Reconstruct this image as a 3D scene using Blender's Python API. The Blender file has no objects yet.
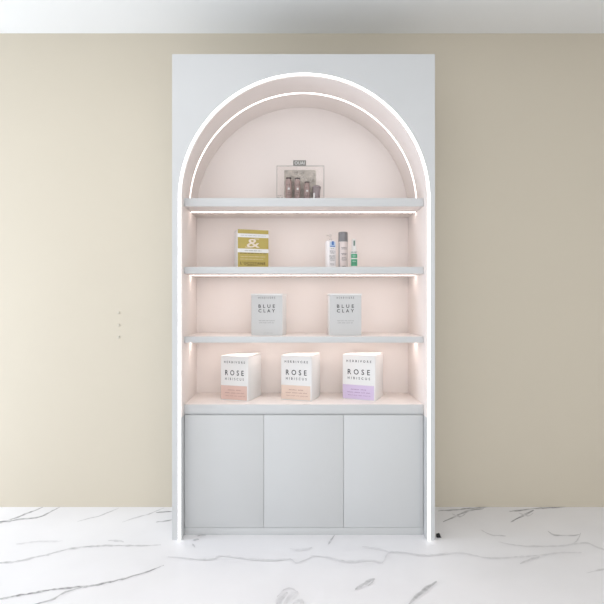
import bpy, bmesh, math, random
from mathutils import Matrix, Vector
random.seed(7)
S = bpy.context.scene
COL = S.collection
R = math.radians
PI = math.pi

# ------------------------------------------------------------------ camera geometry (metres)
F = 480.0                      # focal length in pixels for a 604 px frame
CX, CZ, CD = -0.057, 1.078, 2.192
VX, VY = 291.0, 304.0
WALL_Y = 0.357
CEIL = 2.515


def at(px, py, Y):
    d = CD + Y
    return Vector((CX + (px - VX) * d / F, Y, CZ - (py - VY) * d / F))


def floor_at(px, py):
    d = CZ * F / (py - VY)
    return Vector((CX + (px - VX) * d / F, d - CD, 0.0))


# ------------------------------------------------------------------ materials
def mat(name, col, rough=0.5, spec=0.4, metal=0.0, var=0.0, scale=12.0, bump=0.0, bscale=200.0, coat=0.0):
    m = bpy.data.materials.new(name)
    m.use_nodes = True
    nt = m.node_tree
    b = nt.nodes['Principled BSDF']
    b.inputs['Base Color'].default_value = (*col, 1)
    b.inputs['Roughness'].default_value = rough
    b.inputs['Specular IOR Level'].default_value = spec
    b.inputs['Metallic'].default_value = metal
    b.inputs['Coat Weight'].default_value = coat
    tc = nt.nodes.new('ShaderNodeTexCoord')
    if var > 0:
        n = nt.nodes.new('ShaderNodeTexNoise')
        n.inputs['Scale'].default_value = scale
        n.inputs['Detail'].default_value = 4
        nt.links.new(tc.outputs['Object'], n.inputs['Vector'])
        r = nt.nodes.new('ShaderNodeMapRange')
        r.inputs['From Min'].default_value = 0.3
        r.inputs['From Max'].default_value = 0.7
        r.inputs['To Min'].default_value = 1 - var
        r.inputs['To Max'].default_value = 1 + var
        nt.links.new(n.outputs['Fac'], r.inputs['Value'])
        mx = nt.nodes.new('ShaderNodeVectorMath')
        mx.operation = 'SCALE'
        mx.inputs[0].default_value = col
        nt.links.new(r.outputs['Result'], mx.inputs['Scale'])
        nt.links.new(mx.outputs['Vector'], b.inputs['Base Color'])
    if bump > 0:
        n2 = nt.nodes.new('ShaderNodeTexNoise')
        n2.inputs['Scale'].default_value = bscale
        nt.links.new(tc.outputs['Object'], n2.inputs['Vector'])
        bp = nt.nodes.new('ShaderNodeBump')
        bp.inputs['Strength'].default_value = bump
        bp.inputs['Distance'].default_value = 0.002
        nt.links.new(n2.outputs['Fac'], bp.inputs['Height'])
        nt.links.new(bp.outputs['Normal'], b.inputs['Normal'])
    return m


def emit(name, col, strength):
    m = bpy.data.materials.new(name)
    m.use_nodes = True
    b = m.node_tree.nodes['Principled BSDF']
    b.inputs['Base Color'].default_value = (0.9, 0.9, 0.9, 1)
    b.inputs['Emission Color'].default_value = (*col, 1)
    b.inputs['Emission Strength'].default_value = strength
    return m


def clear(name, tint, gloss=0.08, rough=0.05):
    m = bpy.data.materials.new(name)
    m.use_nodes = True
    nt = m.node_tree
    nt.nodes.remove(nt.nodes['Principled BSDF'])
    out = nt.nodes['Material Output']
    t = nt.nodes.new('ShaderNodeBsdfTransparent')
    t.inputs['Color'].default_value = (*tint, 1)
    g = nt.nodes.new('ShaderNodeBsdfGlossy')
    g.inputs['Roughness'].default_value = rough
    mx = nt.nodes.new('ShaderNodeMixShader')
    mx.inputs['Fac'].default_value = gloss
    nt.links.new(t.outputs[0], mx.inputs[1])
    nt.links.new(g.outputs[0], mx.inputs[2])
    nt.links.new(mx.outputs[0], out.inputs['Surface'])
    return m


M = {}
M['wall'] = mat('beige_wall_paint', (0.625, 0.562, 0.458), 0.75, 0.2, var=0.012, scale=1.2, bump=0.05, bscale=120)
M['ceiling'] = mat('white_ceiling_paint', (0.88, 0.88, 0.87), 0.8, 0.2, var=0.01, scale=1.0)
M['room'] = mat('pale_room_paint', (0.75, 0.74, 0.71), 0.8, 0.2, var=0.01, scale=1.0)
M['lacquer'] = mat('white_lacquer', (0.612, 0.616, 0.616), 0.42, 0.35, var=0.006, scale=3)
M['niche'] = mat('glow_tinted_lacquer', (0.870, 0.802, 0.768), 0.5, 0.3, var=0.006, scale=3)  # white lacquer with the LEDs' warm light mixed into its colour
M['dark'] = mat('shadow_gap_grey', (0.70, 0.71, 0.72), 0.7, 0.2, var=0.02)
M['led'] = emit('cool_led', (1.0, 0.985, 0.975), 2.0)
M['led_in'] = emit('warm_led', (1.0, 0.885, 0.82), 6.3)
M['led_arch'] = emit('warm_arch_led', (1.0, 0.91, 0.86), 2.5)
M['card'] = mat('white_carton', (0.80, 0.79, 0.78), 0.55, 0.3, var=0.008, scale=20)
M['card_grey'] = mat('pale_grey_carton', (0.60, 0.595, 0.588), 0.55, 0.3, var=0.008, scale=20)
M['ink'] = mat('dark_ink', (0.05, 0.05, 0.053), 0.6, 0.2, var=0.05)
M['ink_soft'] = mat('grey_ink', (0.32, 0.31, 0.31), 0.6, 0.2, var=0.05)
M['pink'] = mat('dusty_pink_print', (0.70, 0.50, 0.44), 0.55, 0.3, var=0.015, scale=30)
M['peach'] = mat('peach_print', (0.76, 0.60, 0.51), 0.55, 0.3, var=0.015, scale=30)
M['lilac'] = mat('lilac_print', (0.63, 0.52, 0.70), 0.55, 0.3, var=0.015, scale=30)
M['rose_ink'] = mat('rose_brown_ink', (0.42, 0.24, 0.22), 0.6, 0.2, var=0.05)
M['lilac_ink'] = mat('plum_ink', (0.33, 0.20, 0.38), 0.6, 0.2, var=0.05)
M['gold'] = mat('olive_gold_print', (0.46, 0.36, 0.095), 0.45, 0.4, var=0.05, scale=18)
M['brown_ink'] = mat('brown_ink', (0.07, 0.045, 0.015), 0.6, 0.2, var=0.05)
M['cream_ink'] = mat('cream_print', (0.78, 0.67, 0.57), 0.55, 0.3, var=0.04, scale=60)
M['acrylic'] = clear('clear_acrylic', (0.985, 0.98, 0.978), 0.012)
M['acrylic_edge'] = mat('acrylic_edge_grey', (0.34, 0.32, 0.30), 0.3, 0.5, var=0.05)
M['card_print'] = mat('stone_pattern_card', (0.50, 0.45, 0.40), 0.6, 0.2, var=0.32, scale=42)
M['sign'] = mat('taupe_sign', (0.20, 0.185, 0.165), 0.5, 0.3, var=0.05)
M['sign_ink'] = mat('silver_lettering', (0.72, 0.71, 0.69), 0.4, 0.4, var=0.03)
M['mauve'] = mat('mauve_plastic', (0.36, 0.26, 0.24), 0.35, 0.5, var=0.18, scale=55)
M['mauve_jar'] = mat('mauve_grey_plastic', (0.29, 0.235, 0.24), 0.35, 0.5, var=0.15, scale=60)
M['cap_dark'] = mat('dark_brown_cap', (0.06, 0.045, 0.045), 0.35, 0.5, var=0.05)
M['white_plastic'] = mat('white_plastic', (0.84, 0.80, 0.80), 0.35, 0.5, var=0.01)
M['pump'] = mat('frosted_pump_plastic', (0.70, 0.62, 0.58), 0.4, 0.4, var=0.02)
M['blue'] = mat('blue_print', (0.09, 0.20, 0.50), 0.45, 0.4, var=0.05)
M['pale_blue'] = mat('pale_blue_print', (0.58, 0.68, 0.84), 0.45, 0.4, var=0.03)
M['grey_cap'] = mat('brushed_grey_cap', (0.21, 0.20, 0.205), 0.3, 0.5, metal=0.35, var=0.06, scale=30)
M['toner'] = mat('pale_pink_toner_bottle', (0.68, 0.585, 0.56), 0.2, 0.55, var=0.03, scale=20, coat=0.3)
M['green'] = mat('green_print', (0.085, 0.35, 0.20), 0.45, 0.4, var=0.06, scale=50)
M['green_dark'] = mat('dark_green_print', (0.12, 0.20, 0.16), 0.45, 0.4, var=0.06)
M['mint_white'] = mat('frosted_white_tube', (0.79, 0.755, 0.735), 0.35, 0.5, var=0.01)
M['black'] = mat('black_rubber', (0.012, 0.012, 0.012), 0.6, 0.3, var=0.05)
M['plug'] = mat('wall_plug_plastic', (0.60, 0.55, 0.46), 0.6, 0.3, var=0.02)
M['window_frame'] = mat('white_window_frame', (0.8, 0.8, 0.8), 0.4, 0.4, var=0.01)
M['glass'] = clear('window_glass', (0.98, 0.99, 0.985), 0.03, 0.0)


def marble():
    m = bpy.data.materials.new('white_marble_with_grey_veins')
    m.use_nodes = True
    nt = m.node_tree
    b = nt.nodes['Principled BSDF']
    b.inputs['Roughness'].default_value = 0.42
    b.inputs['Specular IOR Level'].default_value = 0.25
    tc = nt.nodes.new('ShaderNodeTexCoord')
    n = nt.nodes.new('ShaderNodeTexNoise')
    n.inputs['Scale'].default_value = 2.2
    n.inputs['Detail'].default_value = 5
    nt.links.new(tc.outputs['Object'], n.inputs['Vector'])
    base = nt.nodes.new('ShaderNodeValToRGB')
    base.color_ramp.elements[0].position = 0.30
    base.color_ramp.elements[0].color = (0.80, 0.785, 0.795, 1)
    base.color_ramp.elements[1].position = 0.62
    base.color_ramp.elements[1].color = (0.85, 0.835, 0.845, 1)
    nt.links.new(n.outputs['Fac'], base.inputs['Fac'])
    a = nt.nodes.new('ShaderNodeAttribute')
    a.attribute_name = 'vein'
    n2 = nt.nodes.new('ShaderNodeTexNoise')
    n2.inputs['Scale'].default_value = 38
    n2.inputs['Detail'].default_value = 3
    nt.links.new(tc.outputs['Object'], n2.inputs['Vector'])
    r = nt.nodes.new('ShaderNodeMapRange')
    r.inputs['From Min'].default_value = 0.32
    r.inputs['From Max'].default_value = 0.62
    r.inputs['To Min'].default_value = 0.45
    r.inputs['To Max'].default_value = 1.0
    nt.links.new(n2.outputs['Fac'], r.inputs['Value'])
    mu = nt.nodes.new('ShaderNodeMath')
    mu.operation = 'MULTIPLY'
    nt.links.new(a.outputs['Fac'], mu.inputs[0])
    nt.links.new(r.outputs['Result'], mu.inputs[1])
    mx = nt.nodes.new('ShaderNodeMix')
    mx.data_type = 'RGBA'
    nt.links.new(mu.outputs[0], mx.inputs['Factor'])
    nt.links.new(base.outputs['Color'], mx.inputs['A'])
    mx.inputs['B'].default_value = (0.10, 0.095, 0.10, 1)
    nt.links.new(mx.outputs['Result'], b.inputs['Base Color'])
    return m


M['marble'] = marble()


# ------------------------------------------------------------------ mesh helpers
class MB:
    """collects shapes, links them as ONE mesh object"""
    def __init__(self):
        self.bm = bmesh.new()
        self.mats = []

    def mi(self, m):
        if m not in self.mats:
            self.mats.append(m)
        return self.mats.index(m)

    def faces(self, vs, fs, m, smooth=False):
        i = self.mi(m)
        bv = [self.bm.verts.new(v) for v in vs]
        out = []
        for f in fs:
            try:
                q = self.bm.faces.new([bv[k] for k in f])
            except ValueError:
                continue
            q.material_index = i
            q.smooth = smooth
            out.append(q)
        return bv, out

    def box(self, x0, x1, y0, y1, z0, z1, m, bevel=0.0):
        vs = [(x, y, z) for x in (x0, x1) for y in (y0, y1) for z in (z0, z1)]
        fs = [(0, 1, 3, 2), (4, 6, 7, 5), (0, 4, 5, 1), (2, 3, 7, 6), (0, 2, 6, 4), (1, 5, 7, 3)]
        bv, bf = self.faces(vs, fs, m)
        if bevel > 0:
            es = list({e for f in bf for e in f.edges})
            r = bmesh.ops.bevel(self.bm, geom=es, offset=bevel, segments=2, profile=0.5, affect='EDGES')
            for f in r['faces']:
                f.material_index = self.mi(m)

    def lathe(self, prof, m, c=(0, 0, 0), seg=28, sx=1.0, sy=1.0):
        vs, fs = [], []
        n = len(prof)
        for k in range(seg):
            a = 2 * PI * k / seg
            for r, z in prof:
                vs.append((c[0] + r * sx * math.cos(a), c[1] + r * sy * math.sin(a), c[2] + z))
        for k in range(seg):
            k2 = (k + 1) % seg
            for j in range(n - 1):
                fs.append((k * n + j, k2 * n + j, k2 * n + j + 1, k * n + j + 1))
        fs.append([k * n for k in range(seg)][::-1])
        fs.append([k * n + n - 1 for k in range(seg)])
        self.faces(vs, fs, m, True)

    def rbox(self, w, d, r, prof, m, seg=6):
        """rounded-rectangle body: prof = list of (scale, z)"""
        vs, fs = [], []
        ring = []
        for sxx, syy, a0 in ((1, 1, 0), (-1, 1, 90), (-1, -1, 180), (1, -1, 270)):
            for k in range(seg + 1):
                a = R(a0 + 90 * k / seg)
                ring.append((sxx * (w / 2 - r) + r * math.cos(a), syy * (d / 2 - r) + r * math.sin(a)))
        n = len(ring)
        for s, z in prof:
            for x, y in ring:
                vs.append((x * s, y * s, z))
        for j in range(len(prof) - 1):
            for k in range(n):
                k2 = (k + 1) % n
                fs.append((j * n + k, j * n + k2, (j + 1) * n + k2, (j + 1) * n + k))
        fs.append(list(range(n))[::-1])
        fs.append([(len(prof) - 1) * n + k for k in range(n)])
        self.faces(vs, fs, m, True)

    def build(self, name, parent=None, loc=(0, 0, 0), angle=40):
        bmesh.ops.recalc_face_normals(self.bm, faces=self.bm.faces[:])
        me = bpy.data.meshes.new(name)
        self.bm.to_mesh(me)
        self.bm.free()
        for m in self.mats:
            me.materials.append(m)
        o = bpy.data.objects.new(name, me)
        COL.objects.link(o)
        o.location = loc
        if parent:
            o.parent = parent
        try:
            me.set_sharp_from_angle(angle=R(angle))
        except Exception:
            pass
        return o


def tag(o, label, cat, group=None):
    o['label'] = label
    o['category'] = cat
    if group:
        o['group'] = group
    return o


def thing(name, label, cat, loc=(0, 0, 0), rz=0.0, group=None):
    o = bpy.data.objects.new(name, None)
    COL.objects.link(o)
    o.location = loc
    o.rotation_euler = (0, 0, rz)
    o.empty_display_size = 0.05
    return tag(o, label, cat, group)


def structure(o):
    o['kind'] = 'structure'
    return o


_tcache = {}


def glyphs(text, spacing=1.0, bold=0.0):
    key = (text, spacing, bold)
    if key in _tcache:
        return _tcache[key]
    cu = bpy.data.curves.new('lettering', 'FONT')
    cu.body = text
    cu.size = 1.0
    cu.space_character = spacing
    cu.offset = bold
    cu.resolution_u = 3
    ob = bpy.data.objects.new('lettering', cu)
    COL.objects.link(ob)
    dg = bpy.context.evaluated_depsgraph_get()
    ev = ob.evaluated_get(dg)
    me = ev.to_mesh()
    vs = [(v.co.x, v.co.y) for v in me.vertices]
    fs = [tuple(p.vertices) for p in me.polygons]
    ev.to_mesh_clear()
    bpy.data.objects.remove(ob)
    bpy.data.curves.remove(cu)
    x0, x1 = min(v[0] for v in vs), max(v[0] for v in vs)
    y0, y1 = min(v[1] for v in vs), max(v[1] for v in vs)
    vs = [((x - x0) / (x1 - x0) - 0.5, (y - y0) / (y1 - y0) - 0.5) for x, y in vs]
    _tcache[key] = (vs, fs)
    return vs, fs


def put_text(mb, text, u, v, w, h, m, surf, spacing=1.0, bold=0.0):
    """text centred at (u,v), w wide, h tall, laid on surface surf(u,v)->xyz"""
    vs, fs = glyphs(text, spacing, bold)
    mb.faces([surf(u + a * w, v + b * h) for a, b in vs], fs, m)


def put_rect(mb, u0, u1, v0, v1, m, surf, nu=1):
    vs, fs = [], []
    for k in range(nu + 1):
        u = u0 + (u1 - u0) * k / nu
        vs += [surf(u, v0), surf(u, v1)]
    for k in range(nu):
        fs.append((2 * k, 2 * k + 2, 2 * k + 3, 2 * k + 1))
    mb.faces(vs, fs, m)


def put_small_print(mb, u, v, w, h, m, surf, words=4, seed=1):
    """a line of print too small to be read: short strokes grouped in words"""
    rnd = random.Random(seed)
    x = u - w / 2
    unit = w / (words * 6.0)
    while x < u + w / 2 - unit * 0.5:
        n = rnd.randint(3, 6)
        for _ in range(n):
            if x > u + w / 2 - unit * 0.4:
                break
            put_rect(mb, x, x + unit * 0.62, v - h / 2, v + h / 2 * rnd.choice((0.6, 1, 1)), m, surf)
            x += unit
        x += unit * 0.9


def line(root, name, fn, *a, **k):
    mb = MB()
    fn(mb, *a, **k)
    return mb.build(name, root)


# ------------------------------------------------------------------ the room
XL, XR, YF = -3.1, 2.75, -4.2
structure_objs = []


def build_floor():
    mb = MB()
    lay = mb.bm.verts.layers.float.new('vein')
    nx, ny = 12, 10
    vs, fs = [], []
    for j in range(ny + 1):
        for i in range(nx + 1):
            vs.append((XL + (XR - XL) * i / nx, YF + (WALL_Y - YF) * j / ny, 0.0))
    for j in range(ny):
        for i in range(nx):
            a = j * (nx + 1) + i
            fs.append((a, a + 1, a + nx + 2, a + nx + 1))
    mb.faces(vs, fs, M['marble'])

    def ribbon(pts, wid, dark, seed, taper=True, jit=0.5):
        rnd = random.Random(seed)
        # Catmull-Rom through the points, then a little wander
        P = [pts[0]] + list(pts) + [pts[-1]]
        line = []
        for i in range(1, len(P) - 2):
            p0, p1, p2, p3 = P[i - 1], P[i], P[i + 1], P[i + 2]
            n = max(3, int(math.hypot(p2[0] - p1[0], p2[1] - p1[1]) / 3))
            for k in range(n):
                t = k / n
                q = []
                for c in (0, 1):
                    q.append(0.5 * (2 * p1[c] + (p2[c] - p0[c]) * t + (2 * p0[c] - 5 * p1[c] + 4 * p2[c] - p3[c]) * t * t
                                    + (3 * p1[c] - p0[c] - 3 * p2[c] + p3[c]) * t ** 3))
                line.append(q)
        line.append(list(pts[-1]))
        N = len(line)
        rows = []
        off = 0.0
        for k, (x, y) in enumerate(line):
            a = line[max(0, k - 1)]
            b = line[min(N - 1, k + 1)]
            dx, dy = b[0] - a[0], b[1] - a[1]
            L = math.hypot(dx, dy) or 1
            nx_, ny_ = -dy / L, dx / L
            off = 0.75 * off + rnd.uniform(-jit, jit)
            t = k / max(1, N - 1)
            w = wid * (0.55 + 0.75 * rnd.random())
            if taper:
                w *= 0.35 + 0.65 * min(1, 5 * min(t, 1 - t))
            row = []
            for s, val in ((-1.25, 0), (-0.45, 1), (0.45, 1), (1.25, 0)):
                py = max(506.2, y + ny_ * (off + s * w * 0.5))
                p = floor_at(x + nx_ * (off + s * w * 0.5), py)
                p.z = 0.0003 + (seed - 100) * 0.00004
                if p.y > WALL_Y - 0.001:
                    p.y = WALL_Y - 0.001
                v = mb.bm.verts.new(p)
                v[lay] = val * min(1, dark * 1.5) * (0.6 + 0.4 * rnd.random())
                row.append(v)
            rows.append(row)
        for k in range(N - 1):
            for j in range(3):
                f = mb.bm.faces.new((rows[k][j], rows[k + 1][j], rows[k + 1][j + 1], rows[k][j + 1]))
                f.material_index = 0

    V = [
        ([(-30, 533), (0, 523), (18, 517), (34, 511), (44, 507)], 1.5, .62),
        ([(-30, 527), (0, 522.4), (21, 519.4), (39, 517.3), (49, 512.5), (60, 507)], 1.6, .62),
        ([(77.5, 521.8), (88, 518.5), (98, 516.4), (119, 508)], 1.0, .32),
        ([(122, 522), (134, 518.5), (146, 515), (164, 508)], 1.0, .32),
        ([(156, 512.3), (162, 512), (172, 511.7)], 1.3, .65),
        ([(156, 522), (162, 521.5), (172, 519.7)], 1.4, .5),
        ([(16, 544), (39, 541.7), (63, 541)], 2.0, .16),
        ([(-30, 570), (0, 563), (24, 560.5), (51, 553.6), (71.5, 549), (95, 546), (119, 545.3), (161, 545.3)], 2.0, .34),
        ([(108, 541), (119, 541), (124, 542)], 2.0, .25),
        ([(-40, 606), (0, 599), (24, 594.8), (60, 588.8), (86, 586.4), (119, 580), (143, 573), (164, 565.6)], 1.9, .62),
        ([(20, 608), (51, 600), (66, 592), (86, 586)], 1.9, .50),
        ([(438, 511), (463, 509), (484, 507.3), (504, 506.4)], 1.5, .62),
        ([(443, 522), (454, 517.4), (469, 511), (484, 508.5)], 2.0, .55),
        ([(452, 514), (460, 517), (466, 514)], 1.3, .3),
        ([(509, 511.5), (534, 509), (567, 506.5)], 1.5, .62),
        ([(510.5, 522), (522, 516), (534, 510)], 2.0, .55),
        ([(519, 513), (528, 516), (533, 513)], 1.3, .3),
        ([(480.6, 530), (491, 535), (506, 536)], 1.2, .30),
        ([(548, 531), (555, 535), (570, 536), (580, 534.7)], 1.4, .36),
        ([(581, 533), (578, 540), (573, 543.6), (561, 546.6)], 1.6, .28),
        ([(498.5, 542), (519, 546), (543, 546.6), (561, 546.6), (585, 543), (604, 549.6), (640, 556)], 1.6, .20),
        ([(437, 555.5), (457, 553), (489.5, 558), (513, 557), (543, 555), (564, 552.6), (582, 552.6)], 1.8, .17),
        ([(520, 564), (531, 559), (540, 557)], 2.2, .22),
        ([(586.5, 573.5), (604, 570), (640, 566)], 1.8, .22),
        ([(408, 606), (416, 597), (426, 589), (437, 582)], 4.2, .50),
        ([(355, 589.5), (364, 584), (375, 579)], 3.6, .42),
        ([(368, 586), (374, 581)], 2.0, .3),
        ([(276, 608), (281, 600), (288, 593)], 6.0, .30),
        ([(283, 606), (290, 597), (298, 592)], 6.0, .22),
        ([(277, 597), (284, 590), (291, 588.5), (297, 592)], 2.0, .26),
        ([(292, 606), (299, 601), (304, 604)], 4.0, .22),
        ([(328.5, 544.5), (331.5, 540), (334.5, 535.5)], 2.2, .42),
        ([(193, 540.5), (199, 539.3)], 1.8, .40),
        ([(192.5, 544), (195, 548)], 2.0, .28),
        ([(197, 536.2), (206, 535.4)], 1.2, .45),
        ([(168, 557), (209.6, 560), (218.5, 556), (227, 556), (248, 559), (269, 560), (290, 558.7), (296, 563), (312, 557)], 1.8, .16),
        ([(290, 549), (300, 550), (312, 548)], 1.8, .14),
        ([(310, 556), (324, 557), (348, 562), (369, 560), (382, 562.4), (389, 553), (406, 553), (427, 556), (448, 553)], 1.8, .16),
        ([(362, 547), (380, 549), (389, 553)], 1.8, .14),
    ]
    for i, (p, w, d) in enumerate(V):
        ribbon(p, w, d, 100 + i, jit=0.28)
    o = mb.build('floor')
    return structure(o)


build_floor()
mb = MB()
mb.box(XL, XR, WALL_Y, WALL_Y + 0.1, 0, CEIL, M['wall'])
structure(mb.build('wall_back'))
mb = MB()
mb.box(XL - 0.12, XR + 0.1, YF, WALL_Y + 0.1, CEIL, CEIL + 0.08, M['ceiling'])
structure(mb.build('ceiling'))
mb = MB()
mb.box(XR, XR + 0.1, YF, WALL_Y + 0.1, 0, CEIL, M['room'])
structure(mb.build('wall_right'))
# left wall with its tall window
WY0, WY1, WZ0, WZ1 = -1.10, 0.25, 0.08, 1.88
mb = MB()
mb.box(XL - 0.12, XL, WY1, WALL_Y, 0, CEIL, M['room'])
mb.box(XL - 0.12, XL, YF, WY0, 0, CEIL, M['room'])
mb.box(XL - 0.12, XL, WY0, WY1, 0, WZ0, M['room'])
mb.box(XL - 0.12, XL, WY0, WY1, WZ1, CEIL, M['room'])
structure(mb.build('wall_left'))
mb = MB()
fw = 0.045
mb.box(XL - 0.09, XL - 0.04, WY0, WY0 + fw, WZ0, WZ1, M['window_frame'])
mb.box(XL - 0.09, XL - 0.04, WY1 - fw, WY1, WZ0, WZ1, M['window_frame'])
mb.box(XL - 0.09, XL - 0.04, WY0 + fw, WY1 - fw, WZ0, WZ0 + fw, M['window_frame'])
mb.box(XL - 0.09, XL - 0.04, WY0 + fw, WY1 - fw, WZ1 - fw, WZ1, M['window_frame'])
wf = structure(mb.build('window_1'))
mb = MB()
mb.box(XL - 0.07, XL - 0.064, WY0 + fw, WY1 - fw, WZ0 + fw, WZ1 - fw, M['glass'])
mb.build('window_pane', wf)

# ------------------------------------------------------------------ the display cabinet
HW, TOP = 0.600, 2.219
XC = 0.003
R_IN, R_OUT = 0.5597, 0.5753
ZC = 1.5580
SEG = 72
DEPTH = WALL_Y - 0.002
cab = thing('display_cabinet', 'tall white arched display cabinet with lit niche and three plain doors', 'cabinet')


def arch_pts(r, z0=0.0):
    p = [(XC - r, z0)]
    for k in range(SEG + 1):
        a = PI - PI * k / SEG
        p.append((XC + r * math.cos(a), ZC + r * math.sin(a)))
    p.append((XC + r, z0))
    return p


def band(mb, inner, outer, y0, y1, m):
    """solid band between two matching outlines (x,z), from y0 to y1"""
    n = len(inner)
    vs = []
    for (a, b) in zip(inner, outer):
        vs += [(a[0], y0, a[1]), (b[0], y0, b[1]), (b[0], y1, b[1]), (a[0], y1, a[1])]
    fs = [(0, 1, 2, 3), tuple((n - 1) * 4 + k for k in (3, 2, 1, 0))]
    for k in range(n - 1):
        for j in range(4):
            j2 = (j + 1) % 4
            fs.append((k * 4 + j, (k + 1) * 4 + j, (k + 1) * 4 + j2, k * 4 + j2))
    bv, bf = mb.faces(vs, fs, m)


# face panel with the arched opening
inner = arch_pts(R_OUT)
outer = []
for (x, z) in inner:
    if z <= ZC + 1e-6:
        outer.append((-HW if x < XC else HW, z))
    else:
        outer.append((x, TOP))
# corners of the panel are inserted as doubled inner points
inn, out = [], []
for i, (a, b) in enumerate(zip(inner, outer)):
    if i > 0 and b[1] == TOP and outer[i - 1][1] != TOP:
        inn.append(inner[i - 1]); out.append((-HW, TOP))
    if i > 0 and b[1] != TOP and outer[i - 1][1] == TOP:
        inn.append(a); out.append((HW, TOP))
    inn.append(a); out.append(b)
mb = MB()
band(mb, inn, out, 0.0, 0.020, M['lacquer'])
bmesh.ops.remove_doubles(mb.bm, verts=mb.bm.verts[:], dist=1e-6)
mb.build('face_panel', cab)

mb = MB()
band(mb, arch_pts(R_IN + 0.0050), arch_pts(R_OUT - 0.0003), -0.001, 0.012, M['led'])
led = mb.build('arch_light', cab)
led['label'] = 'glowing white light strip around the arch'

mb = MB()
band(mb, arch_pts(R_IN - 0.0012, 0.56), arch_pts(R_IN + 0.0047, 0.56), 0.0, 0.344, M['niche'])
mb.build('niche_lining', cab)
mb = MB()
band(mb, [(XC - R_IN + 0.0012, 0.0), (XC - R_IN + 0.0012, 0.5595)], [(XC - R_IN - 0.0047, 0.0), (XC - R_IN - 0.0047, 0.5595)], 0.0, 0.344, M['lacquer'])
mb.build('jamb', cab)
mb = MB()
band(mb, [(XC + R_IN - 0.0012, 0.0), (XC + R_IN - 0.0012, 0.5595)], [(XC + R_IN + 0.0047, 0.0), (XC + R_IN + 0.0047, 0.5595)], 0.0, 0.344, M['lacquer'])
mb.build('jamb', cab)
for s in (-1, 1):
    mb = MB()
    x0, x1 = sorted((s * HW, s * (HW - 0.016)))
    mb.box(x0, x1, 0.0205, DEPTH, 0, TOP - 0.0165, M['lacquer'])
    mb.build('side_panel', cab)
mb = MB()
mb.box(-HW, HW, 0.0205, DEPTH, TOP - 0.016, TOP, M['lacquer'])
mb.build('top_panel', cab)
mb = MB()
mb.box(-HW + 0.017, HW - 0.017, 0.3445, DEPTH, 0.02, TOP - 0.017, M['niche'])
mb.build('back_panel', cab)

SY = 0.045                      # front edge of the shelves and doors
RI = R_IN - 0.002
shelf_z = [(at(300, t, SY).z, at(300, b, SY).z) for t, b in ((198.0, 206.3), (266.8, 273.6), (336.6, 342.7), (404.6, 413.6))]
for i, (zt, zb) in enumerate(shelf_z):
    mb = MB()
    mb.box(XC - RI, XC + RI, SY + 0.0035, 0.3435, zb, zt, M['niche'], 0.0006)  # LED glow painted on top and underside, front strip stays plain lacquer
    sh = mb.build('shelf', cab)
    mb = MB()
    mb.box(XC - RI, XC + RI, SY, SY + 0.0034, zb, zt, M['lacquer'], 0.0010)
    mb.build('front_edge', sh)['label'] = 'cool white front edge of the shelf'
    if i < 3:
        mb = MB()
        mb.box(XC - RI + 0.003, XC + RI - 0.003, (0.182, 0.176, 0.170)[i], (0.198, 0.203, 0.208)[i], zb - 0.0006, zb, M['led_in'])
        l = mb.build('light_strip', sh)
        l['label'] = 'warm light strip under the shelf'
# second arch of light halfway into the niche
z0 = shelf_z[0][0] + 0.0005
mb = MB()
band(mb, arch_pts(R_IN - 0.0020, z0), arch_pts(R_IN - 0.0014, z0), 0.164, 0.178, M['led_arch'])
l = mb.build('inner_arch_light', cab)
l['label'] = 'thin warm light strip arching inside the niche'

for x0, x1 in ((XC - RI + 0.001, -0.1846), (-0.1834, 0.1874), (0.1886, XC + RI - 0.001)):
    mb = MB()
    mb.box(x0, x1, SY + 0.001, SY + 0.0118, 0.0355, shelf_z[3][1] - 0.0075, M["lacquer"], 0.0015)
    mb.build('door', cab)
mb = MB()
mb.box(XC - RI, XC + RI, SY + 0.012, SY + 0.028, 0.0, shelf_z[3][1] - 0.0003, M['dark'])
mb.build('inner_carcass', cab)
mb = MB()
mb.box(XC - RI, XC + RI, SY + 0.004, SY + 0.0118, 0.0, 0.0340, M['lacquer'], 0.001)
mb.build('plinth', cab)

tmp = at(440, 535.5, -0.0)
mb = MB()
wv = [(-.010, -.008, 0), (.010, -.008, 0), (.010, .008, 0), (-.010, .008, 0), (-.010, -.006, .012), (.004, -.006, .016), (.004, .006, .016), (-.010, .006, .012)]
mb.faces(wv, [(3, 2, 1, 0), (4, 5, 6, 7), (0, 1, 5, 4), (1, 2, 6, 5), (2, 3, 7, 6), (3, 0, 4, 7)], M['black'])
p = floor_at(440, 537)
tag(mb.build('floor_wedge', None, (HW + 0.026, p.y, 0.0005)), 'tiny black wedge on the marble beside the right foot of the cabinet', 'wedge')

for py, w in ((312.8, 'topmost'), (325.2, 'middle'), (337.2, 'lowest')):
    mb = MB()
    mb.lathe([(0.0075, 0), (0.0075, 0.002), (0.005, 0.0045), (0.0, 0.005)], M['plug'], seg=16)
    p = at(118.8, py, WALL_Y)
    o = mb.build('wall_plug', None, (p.x, WALL_Y - 0.0002, p.z))
    o.rotation_euler = (R(90), 0, 0)
    tag(o, f'{w} of three tiny pale plugs in the beige wall left of the cabinet', 'wall plug', 'plugs in the left wall')


# ------------------------------------------------------------------ cartons
def flat(D, off=0.0007):
    return lambda u, v: (u, -D / 2 - off, v)


def place_by_corner(px, Y, W, D, a, side, z):
    """base centre so that the front corner on the given side sits at image x px and depth Y"""
    c = at(px, 300, Y)
    lx, ly = side * W / 2, -D / 2
    return (c.x - (lx * math.cos(a) - ly * math.sin(a)), Y - (lx * math.sin(a) + ly * math.cos(a)), z)


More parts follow.
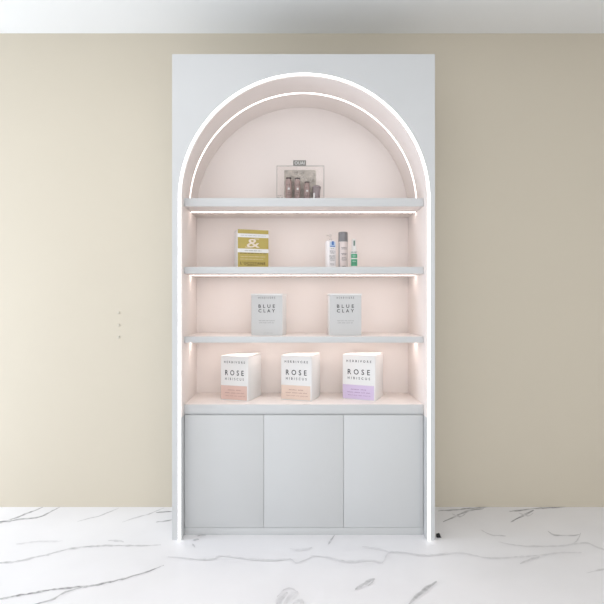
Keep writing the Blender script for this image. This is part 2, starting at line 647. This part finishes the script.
def carton_shell(root, W, D, H, body, lid, lift=0.0):
    mb = MB()
    mb.box(-W / 2, W / 2, -D / 2, D / 2, 0, H - 0.003, body, 0.0012)
    mb.build('carton_body', root)
    # folded lid with a tuck gap along the right side
    mb = MB()
    t = 0.0024
    vs = [(-W / 2, -D / 2, H - t), (W / 2, -D / 2, H - t), (W / 2, D / 2, H - t), (-W / 2, D / 2, H - t),
          (-W / 2, -D / 2, H), (W / 2, -D / 2, H), (W / 2, D / 2, H + lift), (-W / 2, D / 2, H)]
    vs[2] = (W / 2, D / 2, H - t + lift)
    mb.faces(vs, [(3, 2, 1, 0), (4, 5, 6, 7), (0, 1, 5, 4), (1, 2, 6, 5), (2, 3, 7, 6), (3, 0, 4, 7)], lid)
    mb.build('lid', root)


Z4 = shelf_z[3][0] + 0.0001
roses = [
    (248.2, 0.115, 0.145, 0.172, 0.215, 18, 'pink', 'rose_ink', 'white carton with a dusty pink lower band, leftmost on the bottom shelf'),
    (311.6, 0.115, 0.156, 0.155, 0.217, 19, 'peach', 'rose_ink', 'white carton with a pale peach lower band, in the middle of the bottom shelf'),
    (375.3, 0.115, 0.164, 0.160, 0.219, 24, 'lilac', 'lilac_ink', 'white carton with a lilac lower band, rightmost on the bottom shelf'),
]
for i, (px, Y, W, D, H, deg, band_m, ink, lab) in enumerate(roses):
    a = R(-deg)
    root = thing('cosmetic_carton', lab, 'box', place_by_corner(px, Y, W, D, a, 1, Z4), a, 'rose hibiscus cartons on the bottom shelf')
    carton_shell(root, W, D, H, M['card'], M['card'], 0.004)
    s = flat(D)
    mb = MB()
    put_rect(mb, -W / 2 + 0.001, W / 2 - 0.006, 0.004, H * 0.335, M[band_m], s)
    s2 = flat(D, 0.0012)
    line(root, 'small_print', put_small_print, 0.004, H * 0.235, W * 0.52, H * 0.016, M[ink], s2, 2, 11)
    line(root, 'small_print', put_small_print, 0.004, H * 0.170, W * 0.74, H * 0.016, M[ink], s2, 4, 12)
    line(root, 'small_print', put_small_print, 0.004, H * 0.105, W * 0.70, H * 0.013, M[ink], s2, 4, 13)
    pb = mb.build('coloured_band', root)
    pb['label'] = {'pink': 'dusty pink band', 'peach': 'pale peach band', 'lilac': 'lilac band'}[band_m]
    line(root, 'lettering', put_text, 'HERBIVORE', 0.0, H * 0.865, W * 0.76, H * 0.052, M['ink'], s, 1.9, 0.012)
    line(root, 'lettering', put_text, 'ROSE', 0.0, H * 0.625, W * 0.68, H * 0.118, M['ink'], s, 1.75, 0.012)
    line(root, 'lettering', put_text, 'HIBISCUS', 0.0, H * 0.486, W * 0.68, H * 0.055, M['ink'], s, 1.9, 0.008)

Z3 = shelf_z[2][0] + 0.0001
clays = [
    (282.3, 0.105, 0.152, 0.120, 0.202, 9, 1, 'pale grey carton standing left of its twin on the third shelf down', 1),
    (329.4, 0.105, 0.153, 0.120, 0.202, 0, -1, 'pale grey carton standing right of its twin on the third shelf down', 0),
]
for px, Y, W, D, H, deg, side, lab, foot in clays:
    a = R(-deg)
    root = thing('cosmetic_carton', lab, 'box', place_by_corner(px, Y, W, D, a, side, Z3), a, 'blue clay cartons on the third shelf')
    mb = MB()
    mb.box(-W / 2, W / 2, -D / 2, D / 2, 0, H - 0.009, M['card'], 0.0012)
    mb.build('carton_body', root)
    mb = MB()
    mb.box(-W / 2 - 0.002, W / 2 + 0.002, -D / 2 - 0.002, D / 2 + 0.002, H - 0.0085, H, M['card'], 0.001)
    mb.build('lid', root)
    mb = MB()
    s = flat(D)
    s2 = flat(D, 0.0013)
    put_rect(mb, -W / 2 + 0.0005, W / 2 - 0.0005, 0.002, H - 0.009, M['card_grey'], s)
    mb.build('front_label', root)['label'] = 'pale grey front face'
    line(root, 'lettering', put_text, 'HERBIVORE', 0.0, H * 0.900, W * 0.54, H * 0.046, M['ink'], s2, 1.9, 0.0)
    line(root, 'lettering', put_text, 'BLUE', 0.0, H * 0.700, W * 0.53, H * 0.080, M['ink'], s2, 1.75, 0.014)
    line(root, 'lettering', put_text, 'CLAY', 0.0, H * 0.590, W * 0.53, H * 0.080, M['ink'], s2, 1.75, 0.014)
    line(root, 'small_print', put_small_print, 0.0, H * 0.355, W * 0.50, H * 0.016, M['ink_soft'], s2, 4, 21)
    line(root, 'small_print', put_small_print, 0.0, H * 0.305, W * 0.48, H * 0.016, M['ink_soft'], s2, 3, 22)
    if foot:
        line(root, 'small_print', put_small_print, 0.008, H * 0.06, W * 0.30, H * 0.010, M['ink_soft'], s2, 3, 23)

# ---- the gold soap carton
Z2 = shelf_z[1][0] + 0.0001
W, D, H = 0.1535, 0.10, 0.1875
a = R(16)
root = thing('soap_carton', 'olive gold carton with two white bands and a large ampersand on the second shelf', 'box',
             place_by_corner(237.6, 0.120, W, D, a, -1, Z2), a)
carton_shell(root, W, D, H, M['card'], M['card'], 0.0)
mb = MB()
s = flat(D)
put_rect(mb, -W / 2 + 0.001, W / 2 - 0.001, 0.001, H * 0.405, M['gold'], s)
put_rect(mb, -W / 2 + 0.001, W / 2 - 0.001, H * 0.505, H * 0.795, M['gold'], s)
put_rect(mb, -W / 2 + 0.001, W / 2 - 0.001, H * 0.895, H - 0.0005, M['gold'], s)
mb.build('gold_print', root)['label'] = 'three olive gold printed bands'
mb = MB()
s2 = flat(D, 0.0013)
put_text(mb, '&', 0.0, H * 0.648, W * 0.42, H * 0.225, M['cream_ink'], s2, 1.0, 0.008)
put_rect(mb, W * 0.03, W * 0.19, H * 0.755, H * 0.770, M['cream_ink'], s2)
put_rect(mb, -W * 0.26, -W * 0.06, H * 0.535, H * 0.550, M['cream_ink'], s2)
mb.build('ampersand', root)['label'] = 'large cream ampersand'
line(root, 'lettering', put_text, "L'OCCITANE", -0.002, H * 0.130, W * 0.80, H * 0.074, M['brown_ink'], s2, 1.25, 0.014)
line(root, 'small_print', put_small_print, 0.0, H * 0.072, W * 0.40, H * 0.014, M['brown_ink'], s2, 3, 31)
line(root, 'small_print', put_small_print, 0.0, H * 0.385, W * 0.84, H * 0.020, M['brown_ink'], s2, 5, 32)
line(root, 'small_print', put_small_print, 0.0, H * 0.300, W * 0.80, H * 0.014, M['cream_ink'], s2, 5, 33)
line(root, 'small_print', put_small_print, -0.008, H * 0.235, W * 0.72, H * 0.014, M['cream_ink'], s2, 5, 34)
line(root, 'small_print', put_small_print, 0.0, H * 0.455, W * 0.55, H * 0.022, M['ink_soft'], s2, 4, 35)
line(root, 'small_print', put_small_print, 0.0, H * 0.845, W * 0.80, H * 0.014, M['ink_soft'], s2, 6, 36)


# ------------------------------------------------------------------ bottles on the second shelf
def cyl(r, off=0.0006, cx=0.0):
    return lambda u, v: ((r + off) * math.sin(u / r) + cx, -(r + off) * math.cos(u / r), v)


# white pump bottle with a blue badge
p = at(330.6, 267, 0.135)
sc = (CD + 0.135) / F           # metres per pixel there
root = thing('pump_bottle', 'white pump bottle with a blue badge, leftmost of the three bottles on the second shelf', 'bottle',
             (p.x, 0.135, Z2), R(22), 'bottles on the second shelf')
w, d, h = 10.0 * sc, 7.0 * sc, 27.5 * sc
mb = MB()
mb.rbox(w, d, 0.011, [(0.95, 0), (1, 0.003), (1, h * 0.93), (0.93, h * 0.97), (0.72, h)], M['white_plastic'])
mb.build('bottle_body', root)
mb = MB()
mb.lathe([(0.0085, h), (0.0085, h + 0.008), (0.0035, h + 0.010), (0.0030, h + 0.020), (0.0075, h + 0.021), (0.0075, h + 0.030), (0.004, h + 0.033)], M['pump'], seg=18)
mb.box(-0.020, 0.0, -0.0035, 0.0035, h + 0.0225, h + 0.029, M['pump'], 0.0012)
mb.build('pump_head', root)
s = flat(d)
s2 = flat(d, 0.0013)
mb = MB()
put_rect(mb, -0.0135, 0.0165, h * 0.76, h * 0.99 - 0.006, M['pale_blue'], s)
put_rect(mb, -0.003, 0.0085, h * 0.825, h * 0.965, M['blue'], s2)
put_rect(mb, -0.0115, 0.0145, h * 0.765, h * 0.795, M['blue'], s2)
mb.build('blue_badge', root)['label'] = 'pale blue badge with a dark blue mark'
for k, (v, ww, n) in enumerate(((0.70, .5, 2), (0.615, .72, 3), (0.575, .78, 3), (0.535, .6, 3), (0.44, .78, 4), (0.40, .8, 4), (0.36, .7, 3), (0.32, .78, 4), (0.27, .6, 3), (0.15, .62, 3), (0.11, .5, 3))):
    line(root, 'small_print', put_small_print, 0.001, h * v, w * 0.78 * ww, h * 0.020, M['ink'], s, n, 40 + k)

# pale pink bottle with a grey cap
p = at(343.0, 267, 0.135)
root = thing('toner_bottle', 'pale pink bottle with a tall grey cap, middle bottle on the second shelf', 'bottle',
             (p.x, 0.135, Z2), 0.0, 'bottles on the second shelf')
r = 4.75 * sc
hb = 26.2 * sc
hc = 35.8 * sc
mb = MB()
mb.lathe([(r * 0.94, 0), (r, 0.002), (r, hb - 0.003), (r * 0.95, hb)], M['toner'])
mb.build('bottle_body', root)
mb = MB()
mb.lathe([(r * 0.98, hb + 0.0002), (r, hb + 0.001), (r, hc - 0.003), (r * 0.93, hc)], M['grey_cap'])
mb.build('cap', root)['label'] = 'tall grey cap'
mb = MB()
s = cyl(r)
line(root, 'edge_stripe', put_rect, -r * 1.12, -r * 0.86, 0.004, hb - 0.004, M['ink_soft'], s)
for k, (v, ww, n, hh) in enumerate(((0.76, 1.25, 3, .035), (0.71, 1.1, 3, .02), (0.54, 1.2, 3, .03), (0.50, 1.0, 3, .02), (0.38, 1.0, 3, .03), (0.33, 1.15, 3, .02), (0.29, .9, 3, .02), (0.06, .9, 3, .02))):
    line(root, 'small_print', put_small_print, 0.004, hb * v, r * ww, hb * hh, M['ink'], s, n, 60 + k)

# slim white tube with green bands
p = at(353.9, 267, 0.135)
root = thing('slim_tube', 'slim frosted white tube with green printed bands, rightmost bottle on the second shelf', 'bottle',
             (p.x, 0.135, Z2), 0.0, 'bottles on the second shelf')
r = 3.55 * sc
hb = 17.6 * sc
hc = 29.0 * sc
mb = MB()
mb.lathe([(r * 0.93, 0), (r, 0.002), (r, hb - 0.003), (r * 0.82, hb)], M['mint_white'])
mb.build('tube_body', root)
mb = MB()
mb.lathe([(r * 0.66, hb + 0.0002), (r * 0.70, hb + 0.002), (r * 0.62, hc - 0.003), (r * 0.5, hc)], M['mint_white'])
put_rect(mb, -0.0035, 0.0035, hb + 0.022, hb + 0.047, M['green_dark'], cyl(r * 0.70, 0.0004))
mb.build('cap', root)
mb = MB()
s = cyl(r)
put_rect(mb, -r * 0.98, r * 0.98, 2.0 * sc, 8.8 * sc, M['green'], s, 10)
put_rect(mb, -r * 0.98, r * 0.98, 9.9 * sc, 14.0 * sc, M['green'], s, 10)
mb.build('green_label', root)['label'] = 'green printed bands'
s2 = cyl(r, 0.0011)
line(root, 'small_print', put_small_print, 0, 15.7 * sc, r * 1.75, 1.3 * sc, M['green_dark'], s2, 2, 71)
line(root, 'small_print', put_small_print, 0, 11.9 * sc, r * 0.9, 0.8 * sc, M['sign_ink'], s2, 2, 72)
line(root, 'small_print', put_small_print, 0, 6.6 * sc, r * 1.0, 0.7 * sc, M['sign_ink'], s2, 2, 73)
line(root, 'small_print', put_small_print, 0, 4.6 * sc, r * 1.1, 0.7 * sc, M['green_dark'], s2, 2, 74)

# ------------------------------------------------------------------ the clear box on the top shelf
Z1 = shelf_z[0][0] + 0.0001
YB = 0.098                       # its front face
sc = (CD + YB) / F
c = at(300.4, 166, YB)
BW, BD = 47.0 * sc, 0.062
BH = c.z - Z1
root = thing('acrylic_display_box', 'clear acrylic box with a small taupe nameplate on the top shelf', 'display box', (c.x, YB + BD / 2, Z1))
t = 0.003


def plate(name, x0, x1, y0, y1, z0, z1, m=None):
    mb = MB()
    mb.box(x0, x1, y0, y1, z0, z1, m or M['acrylic'])
    return mb.build(name, root)


plate('front_panel', -BW / 2 + t, BW / 2 - t, -BD / 2, -BD / 2 + t, t, BH - t)
plate('rear_panel', -BW / 2 + t, BW / 2 - t, BD / 2 - t, BD / 2, t, BH - t)
plate('end_panel', -BW / 2, -BW / 2 + t, -BD / 2, BD / 2, t, BH - t)
plate('end_panel', BW / 2 - t, BW / 2, -BD / 2, BD / 2, t, BH - t)
plate('top_panel', -BW / 2, BW / 2, -BD / 2, BD / 2, BH - t, BH)
plate('base_panel', -BW / 2, BW / 2, -BD / 2, BD / 2, 0, t)
e = 0.0014
mb = MB()
for x in (-BW / 2, BW / 2):
    mb.box(x - e, x + e, -BD / 2 - e, -BD / 2 + e * 0.4, 0.0005, BH - e, M['acrylic_edge'])
mb.box(-BW / 2 - e, BW / 2 + e, -BD / 2 - e, -BD / 2 + e * 0.4, BH - e, BH + e, M['acrylic_edge'])
mb.build('edge_trim', root)['label'] = 'fine grey edge of the clear box'
# stone-patterned card standing at the back inside
x0 = (284.6 - 300.4) * sc
x1 = (316.3 - 300.4) * sc
mb = MB()
k = (CD + YB + BD) / (CD + YB)
mb.box(x0 * k, x1 * k, BD / 2 - 0.0062, BD / 2 - 0.0034, t, BH - 0.0032, M['card_print'])
mb.build('backing_card', root)['label'] = 'stone patterned backing card'
# nameplate
n0, n1 = (293.2 - 300.4) * sc, (306.0 - 300.4) * sc
nh = 5.4 * sc
mb = MB()
mb.box(n0, n1, -BD / 2 - 0.001, -BD / 2 + 0.006, BH + e, BH + e + nh, M['sign'], 0.0008)
np_ = mb.build('nameplate', root)
np_['label'] = 'taupe nameplate with pale letters'
line(np_, 'lettering', put_text, 'OUAI', (n0 + n1) / 2, BH + e + nh / 2, (n1 - n0) * 0.78, nh * 0.62, M['sign_ink'],
         lambda u, v: (u, -BD / 2 - 0.0016, v), 1.05, 0.012)
line(root, 'small_print', put_small_print, (280.3 - 300.4) * sc, 0.012, 7.0 * sc, 0.009, M['acrylic_edge'], lambda u, v: (u, -BD / 2 - 0.0006, v), 2, 81)
line(root, 'small_print', put_small_print, (280.3 - 300.4) * sc, 0.0235, 5.0 * sc, 0.004, M['acrylic_edge'], lambda u, v: (u, -BD / 2 - 0.0006, v), 2, 82)

YI = YB + 0.0275
sci = (CD + YI) / F
zb = Z1 + t + 0.0002
for px, wpx, top, pos in ((288.6, 6.4, 177.6, 'leftmost of the three'), (297.4, 6.0, 178.0, 'middle one of the three'), (306.9, 5.8, 181.8, 'shortest and rightmost of the three')):
    q = at(px, top, YI)
    h = q.z - zb
    r = wpx * sci / 2
    root = thing('mauve_bottle', f'mauve bottle with a dark cap inside the clear box, {pos}', 'bottle', (q.x, YI, zb), 0.0, 'bottles inside the clear box')
    mb = MB()
    mb.lathe([(r * 0.92, 0), (r, 0.002), (r, h * 0.84), (r * 0.9, h * 0.90), (r * 0.72, h * 0.935)], M['mauve'], seg=22)
    mb.build('bottle_body', root)
    mb = MB()
    mb.lathe([(r * 0.80, h * 0.936), (r * 0.86, h * 0.945), (r * 0.84, h * 0.985), (r * 0.6, h)], M['cap_dark'], seg=22)
    mb.build('cap', root)['label'] = 'dark cap'
    mb = MB()
    s = cyl(r)
    put_rect(mb, -r * 0.25, r * 0.4, h * 0.45, h * 0.54, M['sign_ink'], s, 4)
    put_small_print(mb, 0, h * 0.34, r * 1.1, h * 0.03, M['cap_dark'], s, 2, 91)
    put_small_print(mb, 0, h * 0.24, r * 1.1, h * 0.03, M['cap_dark'], s, 2, 92)
    put_small_print(mb, 0, h * 0.66, r * 1.1, h * 0.03, M['cap_dark'], s, 2, 93)
    mb.build('front_label', root)

q = at(316.6, 185.6, YI)
h = q.z - zb
root = thing('mauve_jar', 'squat mauve grey jar with a pale label inside the clear box at its right end', 'jar', (q.x, YI, zb))
r = 3.9 * sci
mb = MB()
mb.lathe([(r * 0.80, 0), (r * 0.86, 0.002), (r * 1.02, h * 0.78), (r * 1.0, h * 0.80)], M['mauve_jar'], seg=24)
mb.build('jar_body', root)
mb = MB()
mb.lathe([(r * 1.12, h * 0.802), (r * 1.14, h * 0.82), (r * 1.12, h * 0.91), (r * 0.85, h * 0.97), (r * 0.55, h)], M['mauve_jar'], seg=24)
mb.build('lid', root)
mb = MB()
put_rect(mb, -r * 1.0, -r * 0.45, h * 0.12, h * 0.48, M['card'], cyl(r * 0.93, 0.0025), 5)
mb.build('front_label', root)['label'] = 'small white label'

# ------------------------------------------------------------------ light
w = bpy.data.worlds.new('World')
S.world = w
w.use_nodes = True
bg = w.node_tree.nodes['Background']
bg.inputs['Color'].default_value = (0.93, 0.965, 1.0, 1)
bg.inputs['Strength'].default_value = 1.5


def area(name, loc, rot, sx, sy, power, col):
    l = bpy.data.lights.new(name, 'AREA')
    l.shape = 'RECTANGLE'
    l.size, l.size_y = sx, sy
    l.energy = power
    l.color = col
    o = bpy.data.objects.new(name, l)
    COL.objects.link(o)
    o.location = loc
    o.rotation_euler = rot
    return o


# daylight through the left window
area('window_daylight', (XL - 0.03, (WY0 + WY1) / 2, (WZ0 + WZ1) / 2), (0, R(-90), 0), WZ1 - WZ0 - 0.12, WY1 - WY0 - 0.12, 33, (0.88, 0.99, 1.15))
# fill lights added under the ceiling to lift the room, both out of the frame
area('ceiling_fill', (0.7, -2.4, CEIL - 0.02), (0, 0, 0), 1.4, 1.4, 15, (1.0, 0.98, 0.97))
area('ceiling_fill', (-0.9, -0.9, CEIL - 0.02), (0, 0, 0), 1.2, 0.5, 4.5, (1.0, 0.98, 0.97))

# ------------------------------------------------------------------ camera
cd = bpy.data.cameras.new('Camera')
cam = bpy.data.objects.new('Camera', cd)
COL.objects.link(cam)
cam.location = (CX, -CD, CZ)
cam.rotation_euler = (R(90), 0, 0)
cd.sensor_width = 36.0
cd.lens = 36.0 * F / 604.0
cd.shift_x = (302 - VX) / 604.0
cd.shift_y = (VY - 302) / 604.0
cd.clip_start = 0.02
S.camera = cam

vs = S.view_settings
vs.view_transform = 'Standard'
vs.look = 'None'
vs.gamma = 1.0
vs.exposure = 0.09
vs.use_curve_mapping = False
S.cycles.use_denoising = True
S.cycles.max_bounces = 10
S.cycles.transparent_max_bounces = 16
